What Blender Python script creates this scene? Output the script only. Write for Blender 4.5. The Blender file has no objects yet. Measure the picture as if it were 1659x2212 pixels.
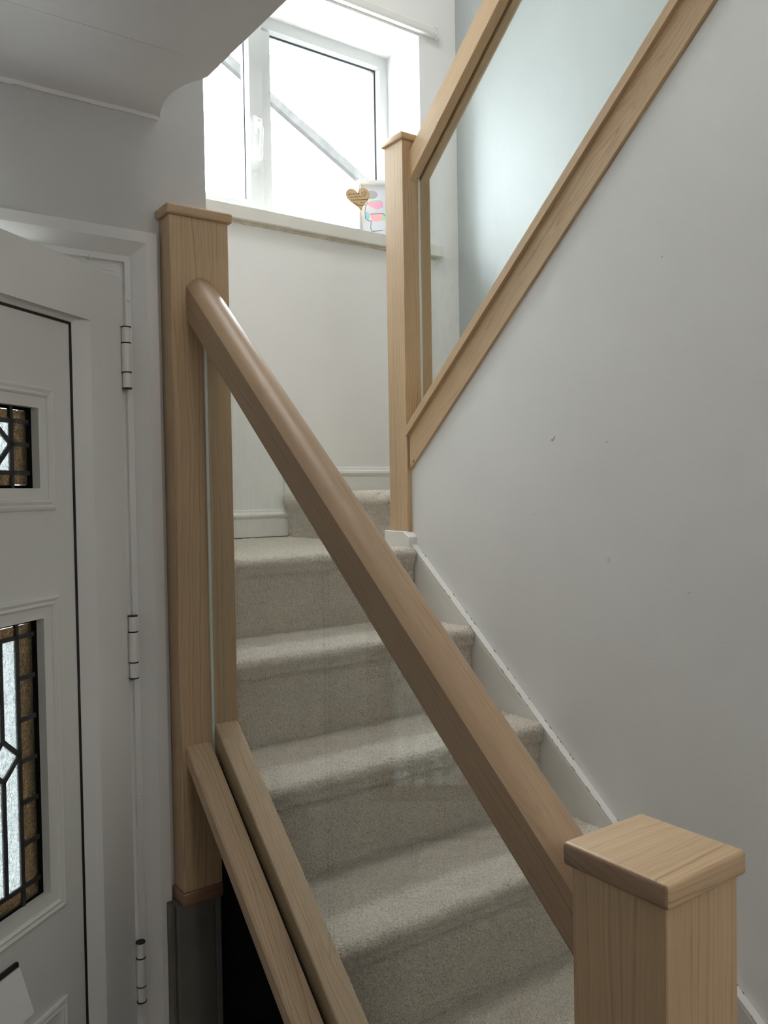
import bpy, bmesh, math, random
import numpy as np
from mathutils import Vector, Matrix

random.seed(4)
rng = np.random.RandomState(7)
SC = bpy.context.scene
COL = SC.collection
Z0 = 1.56            # eye height above the hall floor; all heights below are written relative to the eye
F = -1.56            # hall floor, relative to the eye

# ------------------------------------------------------------------ camera
FPX, YAW, PITCH, ROLL = 1839.28, 35.822, -1.4126, -0.9468
ya, pi_, ro = (math.radians(a) for a in (YAW, PITCH, ROLL))
fwd = Vector((math.sin(ya) * math.cos(pi_), math.cos(ya) * math.cos(pi_), math.sin(pi_)))
rgt = Vector((math.cos(ya), -math.sin(ya), 0))
up = rgt.cross(fwd)
r2 = rgt * math.cos(ro) + up * math.sin(ro)
u2 = -rgt * math.sin(ro) + up * math.cos(ro)
cd = bpy.data.cameras.new('camera')
cam = bpy.data.objects.new('camera', cd)
COL.objects.link(cam)
cam.matrix_world = Matrix(((r2.x, u2.x, -fwd.x, 0), (r2.y, u2.y, -fwd.y, 0), (r2.z, u2.z, -fwd.z, Z0), (0, 0, 0, 1)))
cd.sensor_fit = 'VERTICAL'
cd.sensor_height = 36.0
cd.lens = FPX / 2212 * 36.0
cd.clip_start = 0.02
cd.clip_end = 200
SC.camera = cam

# ------------------------------------------------------------------ overcast sky, lights, exposure
SKY = 24.0
world = bpy.data.worlds.new('overcast_sky')
SC.world = world
world.use_nodes = True
wn = world.node_tree
wn.nodes['Background'].inputs[0].default_value = (0.90, 0.955, 1.0, 1)
wn.nodes['Background'].inputs[1].default_value = SKY
SC.view_settings.view_transform = 'Standard'
SC.view_settings.look = 'None'
SC.view_settings.gamma = 1
SC.view_settings.use_curve_mapping = False
SC.view_settings.exposure = 0.50
SC.cycles.use_denoising = True
SC.cycles.max_bounces = 10
SC.cycles.diffuse_bounces = 6
SC.cycles.glossy_bounces = 4
SC.cycles.transmission_bounces = 8
SC.cycles.transparent_max_bounces = 16
SC.cycles.caustics_reflective = False
SC.cycles.caustics_refractive = False
SC.cycles.sample_clamp_indirect = 6


def area(name, loc, rot, sx, sy, power, color=(1, 1, 1), portal=False):
    l = bpy.data.lights.new(name, 'AREA')
    l.shape = 'RECTANGLE'
    l.size, l.size_y, l.energy, l.color = sx, sy, power, color
    if portal:
        l.cycles.is_portal = True
    o = bpy.data.objects.new(name, l)
    COL.objects.link(o)
    o.location = (loc[0], loc[1], loc[2] + Z0)
    o.rotation_euler = [math.radians(a) for a in rot]
    return o


area('window_portal', (1.58, 3.08, 1.45), (-90, 0, 0), 1.3, 0.95, 1, portal=True)
pl_ = bpy.data.lights.new('hall_fill_light', 'POINT')  # unseen fill added behind the viewer for the door and newel faces
pl_.energy, pl_.shadow_soft_size, pl_.color = 8.3, 0.09, (1.0, 0.95, 0.88)
po_ = bpy.data.objects.new('hall_fill_light', pl_)
COL.objects.link(po_)
po_.location = (0.50, -0.80, 0.48 + Z0)
area('landing_fill_light', (1.1, 1.75, 3.14), (0, 0, 0), 0.7, 0.7, 17, (1.0, 0.975, 0.94))  # unseen fill added over the stairwell to brighten walls and treads
area('upstairs_rear_fill', (1.15, -1.1, 2.5), (62, 0, 0), 0.7, 0.7, 4, (1.0, 0.96, 0.90))  # unseen fill added for the near face and cap of the bottom newel

# ------------------------------------------------------------------ helpers
ORG = {}


def tag(o, label=None, cat=None, group=None, kind=None):
    for k, v in (('label', label), ('category', cat), ('group', group), ('kind', kind)):
        if v:
            o[k] = v
    return o


def put(name, data, parent, origin):
    o = bpy.data.objects.new(name, data)
    COL.objects.link(o)
    org = Vector(origin)
    ORG[o.name] = org
    if parent is not None:
        o.parent = parent
        o.location = org - ORG[parent.name]
    else:
        o.location = org + Vector((0, 0, Z0))
    return o


def empty(name, loc, label=None, cat=None, group=None, kind=None):
    o = put(name, None, None, loc)
    return tag(o, label, cat, group, kind)


def mk(name, bm, mat, parent=None, smooth=False, label=None, cat=None, group=None, kind=None, angle=None):
    bmesh.ops.recalc_face_normals(bm, faces=bm.faces)
    xs = [v.co for v in bm.verts]
    lo = Vector([min(c[i] for c in xs) for i in range(3)])
    hi = Vector([max(c[i] for c in xs) for i in range(3)])
    org = Vector(((lo.x + hi.x) / 2, (lo.y + hi.y) / 2, lo.z))
    for v in bm.verts:
        v.co -= org
    me = bpy.data.meshes.new(name)
    bm.to_mesh(me)
    bm.free()
    me.materials.append(mat)
    if smooth:
        me.polygons.foreach_set('use_smooth', [True] * len(me.polygons))
        if angle:
            me.set_sharp_from_angle(angle=math.radians(angle))
    o = put(name, me, parent, org)
    return tag(o, label, cat, group, kind)


def box(bm, x0, x1, y0, y1, z0, z1, bev=0.0, seg=2, xf=None):
    n = len(bm.verts)
    vs = [bm.verts.new((x, y, z)) for z in (z0, z1) for y in (y0, y1) for x in (x0, x1)]
    fs = [(0, 1, 3, 2), (4, 6, 7, 5), (0, 4, 5, 1), (2, 3, 7, 6), (0, 2, 6, 4), (1, 5, 7, 3)]
    fc = [bm.faces.new([vs[i] for i in f]) for f in fs]
    if bev:
        es = list({e for f in fc for e in f.edges})
        r = bmesh.ops.bevel(bm, geom=es, offset=bev, segments=seg, affect='EDGES', profile=0.5)
        vs = list({v for f in r['faces'] for v in f.verts} | {v for v in vs if v.is_valid})
    if xf:
        for v in vs:
            v.co = Vector(xf(v.co))
    return vs


def prism(bm, pts, f0, f1):
    """closed prism: pts 2-D, f0/f1 map (a, b) to the two end caps"""
    a = [bm.verts.new(f0(*p)) for p in pts]
    b = [bm.verts.new(f1(*p)) for p in pts]
    n = len(pts)
    bm.faces.new(a)
    bm.faces.new(b[::-1])
    for i in range(n):
        j = (i + 1) % n
        bm.faces.new((a[i], a[j], b[j], b[i]))
    return a + b


def px_prism(bm, pts, x0, x1):   # pts (y, z)
    return prism(bm, pts, lambda a, b: (x0, a, b), lambda a, b: (x1, a, b))


def py_prism(bm, pts, y0, y1):   # pts (x, z)
    return prism(bm, pts, lambda a, b: (a, y0, b), lambda a, b: (a, y1, b))


def pz_prism(bm, pts, z0, z1):   # pts (x, y)
    return prism(bm, pts, lambda a, b: (a, b, z0), lambda a, b: (a, b, z1))


def bevel_all(bm, off, seg=2):
    bmesh.ops.recalc_face_normals(bm, faces=bm.faces)
    bm.normal_update()
    es = [e for e in bm.edges if len(e.link_faces) == 2 and e.calc_face_angle(0) > 0.5]
    bmesh.ops.bevel(bm, geom=es, offset=off, segments=seg, affect='EDGES', profile=0.5)


def rail_sweep(bm, prof, y0, y1, zref, yref, slope):
    """profile (x, dz) swept between the vertical planes y0 and y1 along z = zref - slope*(y - yref) (rising away when slope < 0)"""
    f = lambda y: (lambda a, b: (a, y, zref + slope * (y - yref) + b))
    return prism(bm, prof, f(y0), f(y1))


def arc(cx, cz, rx, rz, a0, a1, n):
    return [(cx + rx * math.cos(math.radians(a0 + (a1 - a0) * i / n)), cz + rz * math.sin(math.radians(a0 + (a1 - a0) * i / n))) for i in range(n + 1)]


# ------------------------------------------------------------------ materials
def new_mat(name):
    m = bpy.data.materials.new(name)
    m.use_nodes = True
    nt = m.node_tree
    b = nt.nodes['Principled BSDF']
    return m, nt, b


def N(nt, kind, **kw):
    n = nt.nodes.new(kind)
    for k, v in kw.items():
        if isinstance(k, str) and k.startswith('i_'):
            n.inputs[k[2:]].default_value = v
        else:
            setattr(n, k, v)
    return n


def ramp(nt, stops):
    r = nt.nodes.new('ShaderNodeValToRGB')
    cr = r.color_ramp
    while len(cr.elements) < len(stops):
        cr.elements.new(0.5)
    for e, (p, c) in zip(cr.elements, stops):
        e.position = p
        e.color = (*c, 1) if len(c) == 3 else c
    return r


def plain(name, col, rough=0.5, bump=0.0, scale=200.0, spec=0.5, metal=0.0, vary=0.0, vscale=3.0):
    m, nt, b = new_mat(name)
    b.inputs['Base Color'].default_value = (*col, 1)
    b.inputs['Roughness'].default_value = rough
    b.inputs['Specular IOR Level'].default_value = spec
    b.inputs['Metallic'].default_value = metal
    tc = N(nt, 'ShaderNodeTexCoord')
    if vary:
        nz = N(nt, 'ShaderNodeTexNoise', i_Scale=vscale, i_Detail=4.0)
        nt.links.new(tc.outputs['Object'], nz.inputs['Vector'])
        r = ramp(nt, [(0.3, tuple(c * (1 - vary) for c in col)), (0.7, tuple(min(1, c * (1 + vary * 0.6)) for c in col))])
        nt.links.new(nz.outputs['Fac'], r.inputs['Fac'])
        nt.links.new(r.outputs['Color'], b.inputs['Base Color'])
    if bump:
        n2 = N(nt, 'ShaderNodeTexNoise', i_Scale=scale, i_Detail=3.0)
        nt.links.new(tc.outputs['Object'], n2.inputs['Vector'])
        bp = N(nt, 'ShaderNodeBump', i_Strength=bump, i_Distance=0.002)
        nt.links.new(n2.outputs['Fac'], bp.inputs['Height'])
        nt.links.new(bp.outputs['Normal'], b.inputs['Normal'])
    return m


def oak(name, axis, rot=None, light=(0.50, 0.345, 0.215), dark=(0.30, 0.185, 0.105), rough=0.42, wav=1.0):
    """oiled oak; the grain runs along `axis` (a unit vector, object space)"""
    m, nt, b = new_mat(name)
    tc = N(nt, 'ShaderNodeTexCoord')
    oi = N(nt, 'ShaderNodeObjectInfo')
    g = Vector(axis).normalized()
    t = Vector((1, 0, 0)) if abs(g.x) < 0.8 else Vector((0, 0, 1))
    p = (t - g * t.dot(g)).normalized()
    q = g.cross(p)
    comb = N(nt, 'ShaderNodeCombineXYZ')
    for k, (vec, sc_) in enumerate(((g, 1.0), (p, 1.0), (q, 1.0))):
        d = N(nt, 'ShaderNodeVectorMath', operation='DOT_PRODUCT')
        d.inputs[1].default_value = vec * sc_
        nt.links.new(tc.outputs['Object'], d.inputs[0])
        a = N(nt, 'ShaderNodeMath', operation='MULTIPLY_ADD')
        nt.links.new(oi.outputs['Random'], a.inputs[0])
        a.inputs[1].default_value = 7.3 + 3.1 * k
        nt.links.new(d.outputs['Value'], a.inputs[2])
        nt.links.new(a.outputs[0], comb.inputs[k])
    # slow wander of the rings along the board
    s1 = N(nt, 'ShaderNodeVectorMath', operation='MULTIPLY')
    s1.inputs[1].default_value = (2.2, 16, 16)
    nt.links.new(comb.outputs[0], s1.inputs[0])
    n1 = N(nt, 'ShaderNodeTexNoise', i_Scale=1.0, i_Detail=2.0)
    nt.links.new(s1.outputs[0], n1.inputs['Vector'])
    # rings as bands
    sep = N(nt, 'ShaderNodeSeparateXYZ')
    nt.links.new(comb.outputs[0], sep.inputs[0])
    ad = N(nt, 'ShaderNodeMath', operation='ADD')
    nt.links.new(sep.outputs[1], ad.inputs[0])
    nt.links.new(sep.outputs[2], ad.inputs[1])
    m1 = N(nt, 'ShaderNodeMath', operation='MULTIPLY_ADD')
    nt.links.new(n1.outputs['Fac'], m1.inputs[0])
    m1.inputs[1].default_value = 0.045 * wav
    nt.links.new(ad.outputs[0], m1.inputs[2])
    m2 = N(nt, 'ShaderNodeMath', operation='MULTIPLY')
    nt.links.new(m1.outputs[0], m2.inputs[0])
    m2.inputs[1].default_value = 260.0
    nb = N(nt, 'ShaderNodeTexNoise', noise_dimensions='1D', i_Scale=1.0, i_Detail=2.0, i_Roughness=0.6)
    nt.links.new(m2.outputs[0], nb.inputs['W'])
    # fine fibre
    s2 = N(nt, 'ShaderNodeVectorMath', operation='MULTIPLY')
    s2.inputs[1].default_value = (18, 620, 620)
    nt.links.new(comb.outputs[0], s2.inputs[0])
    n2 = N(nt, 'ShaderNodeTexNoise', i_Scale=1.0, i_Detail=3.0)
    nt.links.new(s2.outputs[0], n2.inputs['Vector'])
    mx = N(nt, 'ShaderNodeMix', data_type='FLOAT')
    mx.inputs[0].default_value = 0.40
    nt.links.new(nb.outputs['Fac'], mx.inputs[2])
    nt.links.new(n2.outputs['Fac'], mx.inputs[3])
    mid = tuple((l * 2 + d) / 3 for l, d in zip(light, dark))
    r = ramp(nt, [(0.26, dark), (0.42, mid), (0.62, light)])
    nt.links.new(mx.outputs[0], r.inputs['Fac'])
    # broad tone drift
    s3 = N(nt, 'ShaderNodeVectorMath', operation='MULTIPLY')
    s3.inputs[1].default_value = (1.5, 8, 8)
    nt.links.new(comb.outputs[0], s3.inputs[0])
    n3 = N(nt, 'ShaderNodeTexNoise', i_Scale=1.0, i_Detail=1.0)
    nt.links.new(s3.outputs[0], n3.inputs['Vector'])
    hs = N(nt, 'ShaderNodeHueSaturation')
    mr = N(nt, 'ShaderNodeMapRange')
    mr.inputs['To Min'].default_value = 0.80
    mr.inputs['To Max'].default_value = 1.2
    nt.links.new(n3.outputs['Fac'], mr.inputs['Value'])
    nt.links.new(mr.outputs[0], hs.inputs['Value'])
    nt.links.new(r.outputs['Color'], hs.inputs['Color'])
    nt.links.new(hs.outputs['Color'], b.inputs['Base Color'])
    b.inputs['Roughness'].default_value = rough
    b.inputs['Specular IOR Level'].default_value = 0.4
    bp = N(nt, 'ShaderNodeBump', i_Strength=0.25, i_Distance=0.0008)
    nt.links.new(mx.outputs[0], bp.inputs['Height'])
    nt.links.new(bp.outputs['Normal'], b.inputs['Normal'])
    return m


def spots_paint(name, col, spots, bump=0.12):
    """painted plaster with a few knocks and scuffs at fixed places (world x, y, z, radius, darkness)"""
    m, nt, b = new_mat(name)
    ge = N(nt, 'ShaderNodeNewGeometry')
    nz = N(nt, 'ShaderNodeTexNoise', i_Scale=2.2, i_Detail=3.0)
    nt.links.new(ge.outputs['Position'], nz.inputs['Vector'])
    r = ramp(nt, [(0.3, tuple(c * 0.965 for c in col)), (0.7, tuple(c * 1.02 for c in col))])
    nt.links.new(nz.outputs['Fac'], r.inputs['Fac'])
    last = r.outputs['Color']
    for (x, y, z, sx, sz, dk, tone) in spots:
        su = N(nt, 'ShaderNodeVectorMath', operation='SUBTRACT')
        su.inputs[1].default_value = (x, y, z + Z0)
        nt.links.new(ge.outputs['Position'], su.inputs[0])
        mu = N(nt, 'ShaderNodeVectorMath', operation='MULTIPLY')
        mu.inputs[1].default_value = (1 / sx, 1 / sx, 1 / sz)
        nt.links.new(su.outputs[0], mu.inputs[0])
        le = N(nt, 'ShaderNodeVectorMath', operation='LENGTH')
        nt.links.new(mu.outputs[0], le.inputs[0])
        mr = N(nt, 'ShaderNodeMapRange')
        mr.inputs['From Min'].default_value = 1.0
        mr.inputs['From Max'].default_value = 0.3
        mr.inputs['To Min'].default_value = 0.0
        mr.inputs['To Max'].default_value = dk
        nt.links.new(le.outputs['Value'], mr.inputs['Value'])
        mi = N(nt, 'ShaderNodeMix', data_type='RGBA')
        nt.links.new(mr.outputs[0], mi.inputs[0])
        nt.links.new(last, mi.inputs[6])
        mi.inputs[7].default_value = (*tone, 1)
        last = mi.outputs[2]
    nt.links.new(last, b.inputs['Base Color'])
    b.inputs['Roughness'].default_value = 0.62
    b.inputs['Specular IOR Level'].default_value = 0.3
    n2 = N(nt, 'ShaderNodeTexNoise', i_Scale=260.0, i_Detail=2.0)
    nt.links.new(ge.outputs['Position'], n2.inputs['Vector'])
    n3 = N(nt, 'ShaderNodeTexNoise', i_Scale=9.0, i_Detail=2.0)
    nt.links.new(ge.outputs['Position'], n3.inputs['Vector'])
    ma = N(nt, 'ShaderNodeMath', operation='MULTIPLY_ADD')
    nt.links.new(n3.outputs['Fac'], ma.inputs[0])
    ma.inputs[1].default_value = 2.5
    nt.links.new(n2.outputs['Fac'], ma.inputs[2])
    bp = N(nt, 'ShaderNodeBump', i_Strength=bump, i_Distance=0.0015)
    nt.links.new(ma.outputs[0], bp.inputs['Height'])
    nt.links.new(bp.outputs['Normal'], b.inputs['Normal'])
    return m


GREY = (0.40, 0.37, 0.33)
M_wall = spots_paint('grey_white_wall_paint', (0.80, 0.80, 0.785), [])
M_front = spots_paint('mid_grey_wall_paint', (0.64, 0.645, 0.64), [])
M_party = spots_paint('dimmed_blue_grey_paint', (0.335, 0.357, 0.357), [])  # blue-grey, darkened in the colour to hold down the window light
M_stairwall = spots_paint('stair_wall_paint', (0.79, 0.795, 0.79), [
    (1.5175, 1.412, 0.115, 0.006, 0.004, 0.8, (0.15, 0.14, 0.13)),
    (1.5175, 1.406, 0.120, 0.003, 0.006, 0.8, (0.15, 0.14, 0.13)),
    (1.5175, 1.247, -0.163, 0.008, 0.010, 0.35, (0.45, 0.44, 0.40)),
    (1.5175, 1.101, 0.477, 0.003, 0.003, 0.6, (0.25, 0.24, 0.23)),
    (1.5175, 1.250, 0.101, 0.003, 0.003, 0.6, (0.2, 0.19, 0.18)),
    (1.5175, 1.043, -0.218, 0.004, 0.002, 0.5, (0.3, 0.3, 0.28)),
    (1.5175, 1.473, -0.062, 0.004, 0.002, 0.4, (0.4, 0.4, 0.38))])
M_ceil = spots_paint('ceiling_paint', (0.86, 0.855, 0.875), [])
M_trim = plain('white_gloss_trim', (0.76, 0.755, 0.72), 0.3, 0.04, 60, vary=0.05)
M_sill = plain('off_white_sill_paint', (0.70, 0.685, 0.63), 0.35, 0.03, 50, vary=0.05, vscale=6)
M_winframe = plain('white_window_plastic', (0.58, 0.59, 0.595), 0.5, spec=0.25)
M_upvc = plain('white_plastic_frame', (0.80, 0.80, 0.785), 0.28, 0.0, vary=0.03)
M_leaf = plain('white_door_skin', (0.77, 0.775, 0.745), 0.38, 0.08, 500, vary=0.03)
M_stub = plain('old_grey_paint', (0.15, 0.142, 0.125), 0.55, 0.25, 120, vary=0.15, vscale=9)
M_gasket = plain('black_rubber', (0.006, 0.006, 0.007), 0.5)
M_black = plain('void_shade_and_spacer_black', (0.004, 0.004, 0.004), 0.9, spec=0.1)  # shade of the under-stair void as colour; also the dark glazing spacer
M_lead = plain('lead_came', (0.045, 0.047, 0.05), 0.5, 0.3, 300, metal=0.3)
M_edge_light = plain('glass_edge_light', (0.93, 0.96, 0.92), 0.12, spec=0.9)  # pale colour stands in for daylight piped to the glass edge
M_brown = plain('dark_brown_floor_laminate', (0.13, 0.095, 0.07), 0.4, vary=0.2, vscale=5)
M_steel = plain('steel', (0.6, 0.6, 0.6), 0.25, metal=1.0)
M_chip = plain('exposed_dark_gap', (0.05, 0.04, 0.03), 0.9)
M_caulk = plain('yellowed_caulk', (0.66, 0.60, 0.47), 0.6, 0.2, 150, vary=0.2, vscale=20)

OL, OD = (0.565, 0.405, 0.245), (0.335, 0.218, 0.124)
M_oak_post = oak('oak_vertical_grain', (0, 0, 1), light=OL, dark=OD)
M_oak_cap = oak('oak_cross_grain', (1, 0, 0), light=OL, dark=OD)
M_oak_down = oak('dimmed_oak_lower_flight', (0, 0.766, 0.642), light=(0.43, 0.305, 0.190), dark=(0.27, 0.175, 0.105))  # oak darkened in colour for the dimmer light on the lower handrail
M_oak_up = oak('oak_grain_upper_flight', (0, -0.75, 0.66), light=OL, dark=OD)
M_oak_fascia = oak('oak_cathedral_grain', (0, -0.75, 0.66), light=OL, dark=OD, wav=2.2)
M_oak_pine = oak('coarse_oak_grain', (0, 0.766, 0.642), light=(0.56, 0.42, 0.28), dark=(0.30, 0.18, 0.10), wav=1.6)
M_oak_dark = oak('dark_oak_collar', (1, 0, 0), light=(0.28, 0.16, 0.10), dark=(0.17, 0.10, 0.06))


M_oak_end = oak('oak_end_grain', (0, 1, 0.3), light=(0.36, 0.245, 0.155), dark=(0.20, 0.125, 0.08))


def end_grain(o, skip_small=True):
    o.data.materials.append(M_oak_end)
    for p in o.data.polygons:
        if abs(p.normal.x) > 0.6:
            p.material_index = 1


def carpet_mat():
    m, nt, b = new_mat('beige_twist_carpet')
    ge = N(nt, 'ShaderNodeNewGeometry')
    n1 = N(nt, 'ShaderNodeTexNoise', i_Scale=340.0, i_Detail=2.0, i_Roughness=0.6)
    nt.links.new(ge.outputs['Position'], n1.inputs['Vector'])
    n2 = N(nt, 'ShaderNodeTexNoise', i_Scale=14.0, i_Detail=3.0)
    nt.links.new(ge.outputs['Position'], n2.inputs['Vector'])
    ma = N(nt, 'ShaderNodeMath', operation='MULTIPLY_ADD')
    nt.links.new(n2.outputs['Fac'], ma.inputs[0])
    ma.inputs[1].default_value = 0.12
    nt.links.new(n1.outputs['Fac'], ma.inputs[2])
    r = ramp(nt, [(0.32, (0.36, 0.30, 0.24)), (0.55, (0.72, 0.645, 0.54)), (0.78, (0.90, 0.84, 0.73))])
    nt.links.new(ma.outputs[0], r.inputs['Fac'])
    nt.links.new(r.outputs['Color'], b.inputs['Base Color'])
    b.inputs['Roughness'].default_value = 0.95
    b.inputs['Specular IOR Level'].default_value = 0.1
    b.inputs['Sheen Weight'].default_value = 0.25
    b.inputs['Sheen Roughness'].default_value = 0.5
    bp = N(nt, 'ShaderNodeBump', i_Strength=1.0, i_Distance=0.006)
    nt.links.new(n1.outputs['Fac'], bp.inputs['Height'])
    nt.links.new(bp.outputs['Normal'], b.inputs['Normal'])
    return m


M_carpet = carpet_mat()


def glass_mat(name, tint, refl=1.0, smear=0.0):
    """clear sheet: tinted see-through plus mirror reflection by Fresnel, with faint wiping smears"""
    m, nt, b = new_mat(name)
    out = nt.nodes['Material Output']
    nt.nodes.remove(b)
    tr = N(nt, 'ShaderNodeBsdfTransparent')
    tr.inputs[0].default_value = (*tint, 1)
    gl = N(nt, 'ShaderNodeBsdfGlossy')
    gl.inputs['Roughness'].default_value = 0.015
    fr = N(nt, 'ShaderNodeFresnel')
    bf = N(nt, 'ShaderNodeNewGeometry')
    io = N(nt, 'ShaderNodeMapRange')      # same reflectance on both faces of the sheet
    io.inputs['To Min'].default_value = 1.5
    io.inputs['To Max'].default_value = 1 / 1.5
    nt.links.new(bf.outputs['Backfacing'], io.inputs['Value'])
    nt.links.new(io.outputs[0], fr.inputs['IOR'])
    mu = N(nt, 'ShaderNodeMath', operation='MULTIPLY')
    mu.inputs[1].default_value = refl
    nt.links.new(fr.outputs[0], mu.inputs[0])
    mx = N(nt, 'ShaderNodeMixShader')
    nt.links.new(mu.outputs[0], mx.inputs[0])
    nt.links.new(tr.outputs[0], mx.inputs[1])
    nt.links.new(gl.outputs[0], mx.inputs[2])
    last = mx.outputs[0]
    if smear:
        ge = N(nt, 'ShaderNodeNewGeometry')
        sv = N(nt, 'ShaderNodeVectorMath', operation='MULTIPLY')
        sv.inputs[1].default_value = (4, 38, 11)
        nt.links.new(ge.outputs['Position'], sv.inputs[0])
        ns = N(nt, 'ShaderNodeTexNoise', i_Scale=1.0, i_Detail=6.0, i_Distortion=1.5)
        nt.links.new(sv.outputs[0], ns.inputs['Vector'])
        rs = ramp(nt, [(0.5, (0, 0, 0)), (0.8, (smear, smear, smear))])
        nt.links.new(ns.outputs['Fac'], rs.inputs['Fac'])
        df = N(nt, 'ShaderNodeBsdfDiffuse')
        df.inputs[0].default_value = (0.85, 0.88, 0.88, 1)
        m2 = N(nt, 'ShaderNodeMixShader')
        nt.links.new(rs.outputs['Color'], m2.inputs[0])
        nt.links.new(last, m2.inputs[1])
        nt.links.new(df.outputs[0], m2.inputs[2])
        last = m2.outputs[0]
    nt.links.new(last, out.inputs['Surface'])
    return m


M_glass = glass_mat('clear_balustrade_glass', (0.965, 0.985, 0.975), 1.0, 0.05)
M_window_glass = glass_mat('clear_window_glass', (0.97, 0.98, 0.98), 0.8, 0.0)


def pane_mat(name, col, bs=1.0):
    """patterned obscure glass: lets the daylight behind through, scattered"""
    m, nt, b = new_mat(name)
    out = nt.nodes['Material Output']
    nt.nodes.remove(b)
    tc = N(nt, 'ShaderNodeNewGeometry')
    vo = N(nt, 'ShaderNodeTexNoise', i_Scale=260.0, i_Detail=3.0, i_Distortion=0.8)
    nt.links.new(tc.outputs['Position'], vo.inputs['Vector'])
    bp = N(nt, 'ShaderNodeBump', i_Strength=bs, i_Distance=0.003)
    nt.links.new(vo.outputs['Fac'], bp.inputs['Height'])
    rf = N(nt, 'ShaderNodeBsdfRefraction')
    rc = ramp(nt, [(0.35, tuple(c * 0.55 for c in col)), (0.65, tuple(min(1, c * 1.3) for c in col))])
    nt.links.new(vo.outputs['Fac'], rc.inputs['Fac'])
    nt.links.new(rc.outputs['Color'], rf.inputs['Color'])
    rf.inputs['Roughness'].default_value = 0.35
    rf.inputs['IOR'].default_value = 1.12
    nt.links.new(bp.outputs[0], rf.inputs['Normal'])
    tl = N(nt, 'ShaderNodeBsdfTranslucent')
    tl.inputs[0].default_value = (*col, 1)
    nt.links.new(bp.outputs[0], tl.inputs['Normal'])
    gl = N(nt, 'ShaderNodeBsdfGlossy')
    gl.inputs['Roughness'].default_value = 0.15
    nt.links.new(bp.outputs[0], gl.inputs['Normal'])
    m1 = N(nt, 'ShaderNodeMixShader')
    m1.inputs[0].default_value = 0.45
    nt.links.new(rf.outputs[0], m1.inputs[1])
    nt.links.new(tl.outputs[0], m1.inputs[2])
    m2 = N(nt, 'ShaderNodeMixShader')
    m2.inputs[0].default_value = 0.06
    nt.links.new(m1.outputs[0], m2.inputs[1])
    nt.links.new(gl.outputs[0], m2.inputs[2])
    nt.links.new(m2.outputs[0], out.inputs['Surface'])
    return m


M_pane_clear = pane_mat('rippled_clear_glass', (0.60, 0.625, 0.63), 1.6)
M_pane_amber = pane_mat('rippled_amber_glass', (0.185, 0.145, 0.098), 2.0)

# ------------------------------------------------------------------ setting: room shell
XS, XE = 0.7095, 1.5175           # stair side of the door wall end, face of the wall beside the flight
YD, YB = 1.562, 2.767             # door wall, window wall
XP = 2.41                         # party wall
TOP = 3.2
CZ = 0.7133                       # hall ceiling

bm = bmesh.new(); box(bm, -1.5, 2.6, -2.2, 1.70, F - 0.12, F)
box(bm, 0.59, 2.6, 1.7001, 3.04, F - 0.12, F)
mk('floor', bm, M_brown, kind='structure')

OX0, OX1, OZ = -0.40, 0.6045, 0.4905     # front door opening in the wall
bm = bmesh.new()
box(bm, -1.5, OX0, YD, 1.70, F, TOP)
box(bm, OX1, XS, YD, 1.70, F, TOP)
box(bm, OX0, OX1, YD, 1.70, OZ, TOP)
mk('wall_front', bm, M_front, kind='structure')

bm = bmesh.new(); box(bm, 0.59, XS, 1.70, YB, F, TOP)
mk('wall_left', bm, M_wall, kind='structure')

WX0, WX1, WZ0, WZ1 = 0.86, 2.2130, 0.985, 1.8620    # stair window opening
bm = bmesh.new()
box(bm, 0.59, WX0, YB, 3.04, F, TOP)
box(bm, WX1, 2.6, YB, 3.04, F, TOP)
box(bm, WX0, WX1, YB, 3.04, F, WZ0)
box(bm, WX0, WX1, YB, 3.04, WZ1, TOP)
mk('wall_back', bm, M_wall, kind='structure')

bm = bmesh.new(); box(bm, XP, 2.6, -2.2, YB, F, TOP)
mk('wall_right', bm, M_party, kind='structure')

S2 = 0.885                        # upper flight: rise per metre towards the viewer
Y2 = 1.9618                       # front face of the turn newel
slope2 = lambda y, z: z + S2 * (Y2 - y)
bm = bmesh.new()
ys = Y2 - (1.12 - 0.06) / S2
px_prism(bm, [(Y2, F), (Y2, slope2(Y2, 0.06)), (ys, 1.12), (-2.08, 1.12), (-2.08, F)], XE, 1.60)
mk('wall_middle', bm, M_stairwall, kind='structure')

bm = bmesh.new(); box(bm, -1.62, -1.5, -2.2, 1.70, F, TOP)
mk('wall_side', bm, M_wall, kind='structure')
bm = bmesh.new()
box(bm, -1.5, 2.6, -2.2, -2.08, F, TOP)
mk('wall_rear', bm, M_wall, kind='structure')
bm = bmesh.new(); box(bm, -1.62, 2.6, -2.2, 3.04, TOP, TOP + 0.1)
box(bm, -1.5, 0.50, -2.08, YD, 0.935, 0.95)
mk('ceiling_upper', bm, M_ceil, kind='structure')

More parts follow.
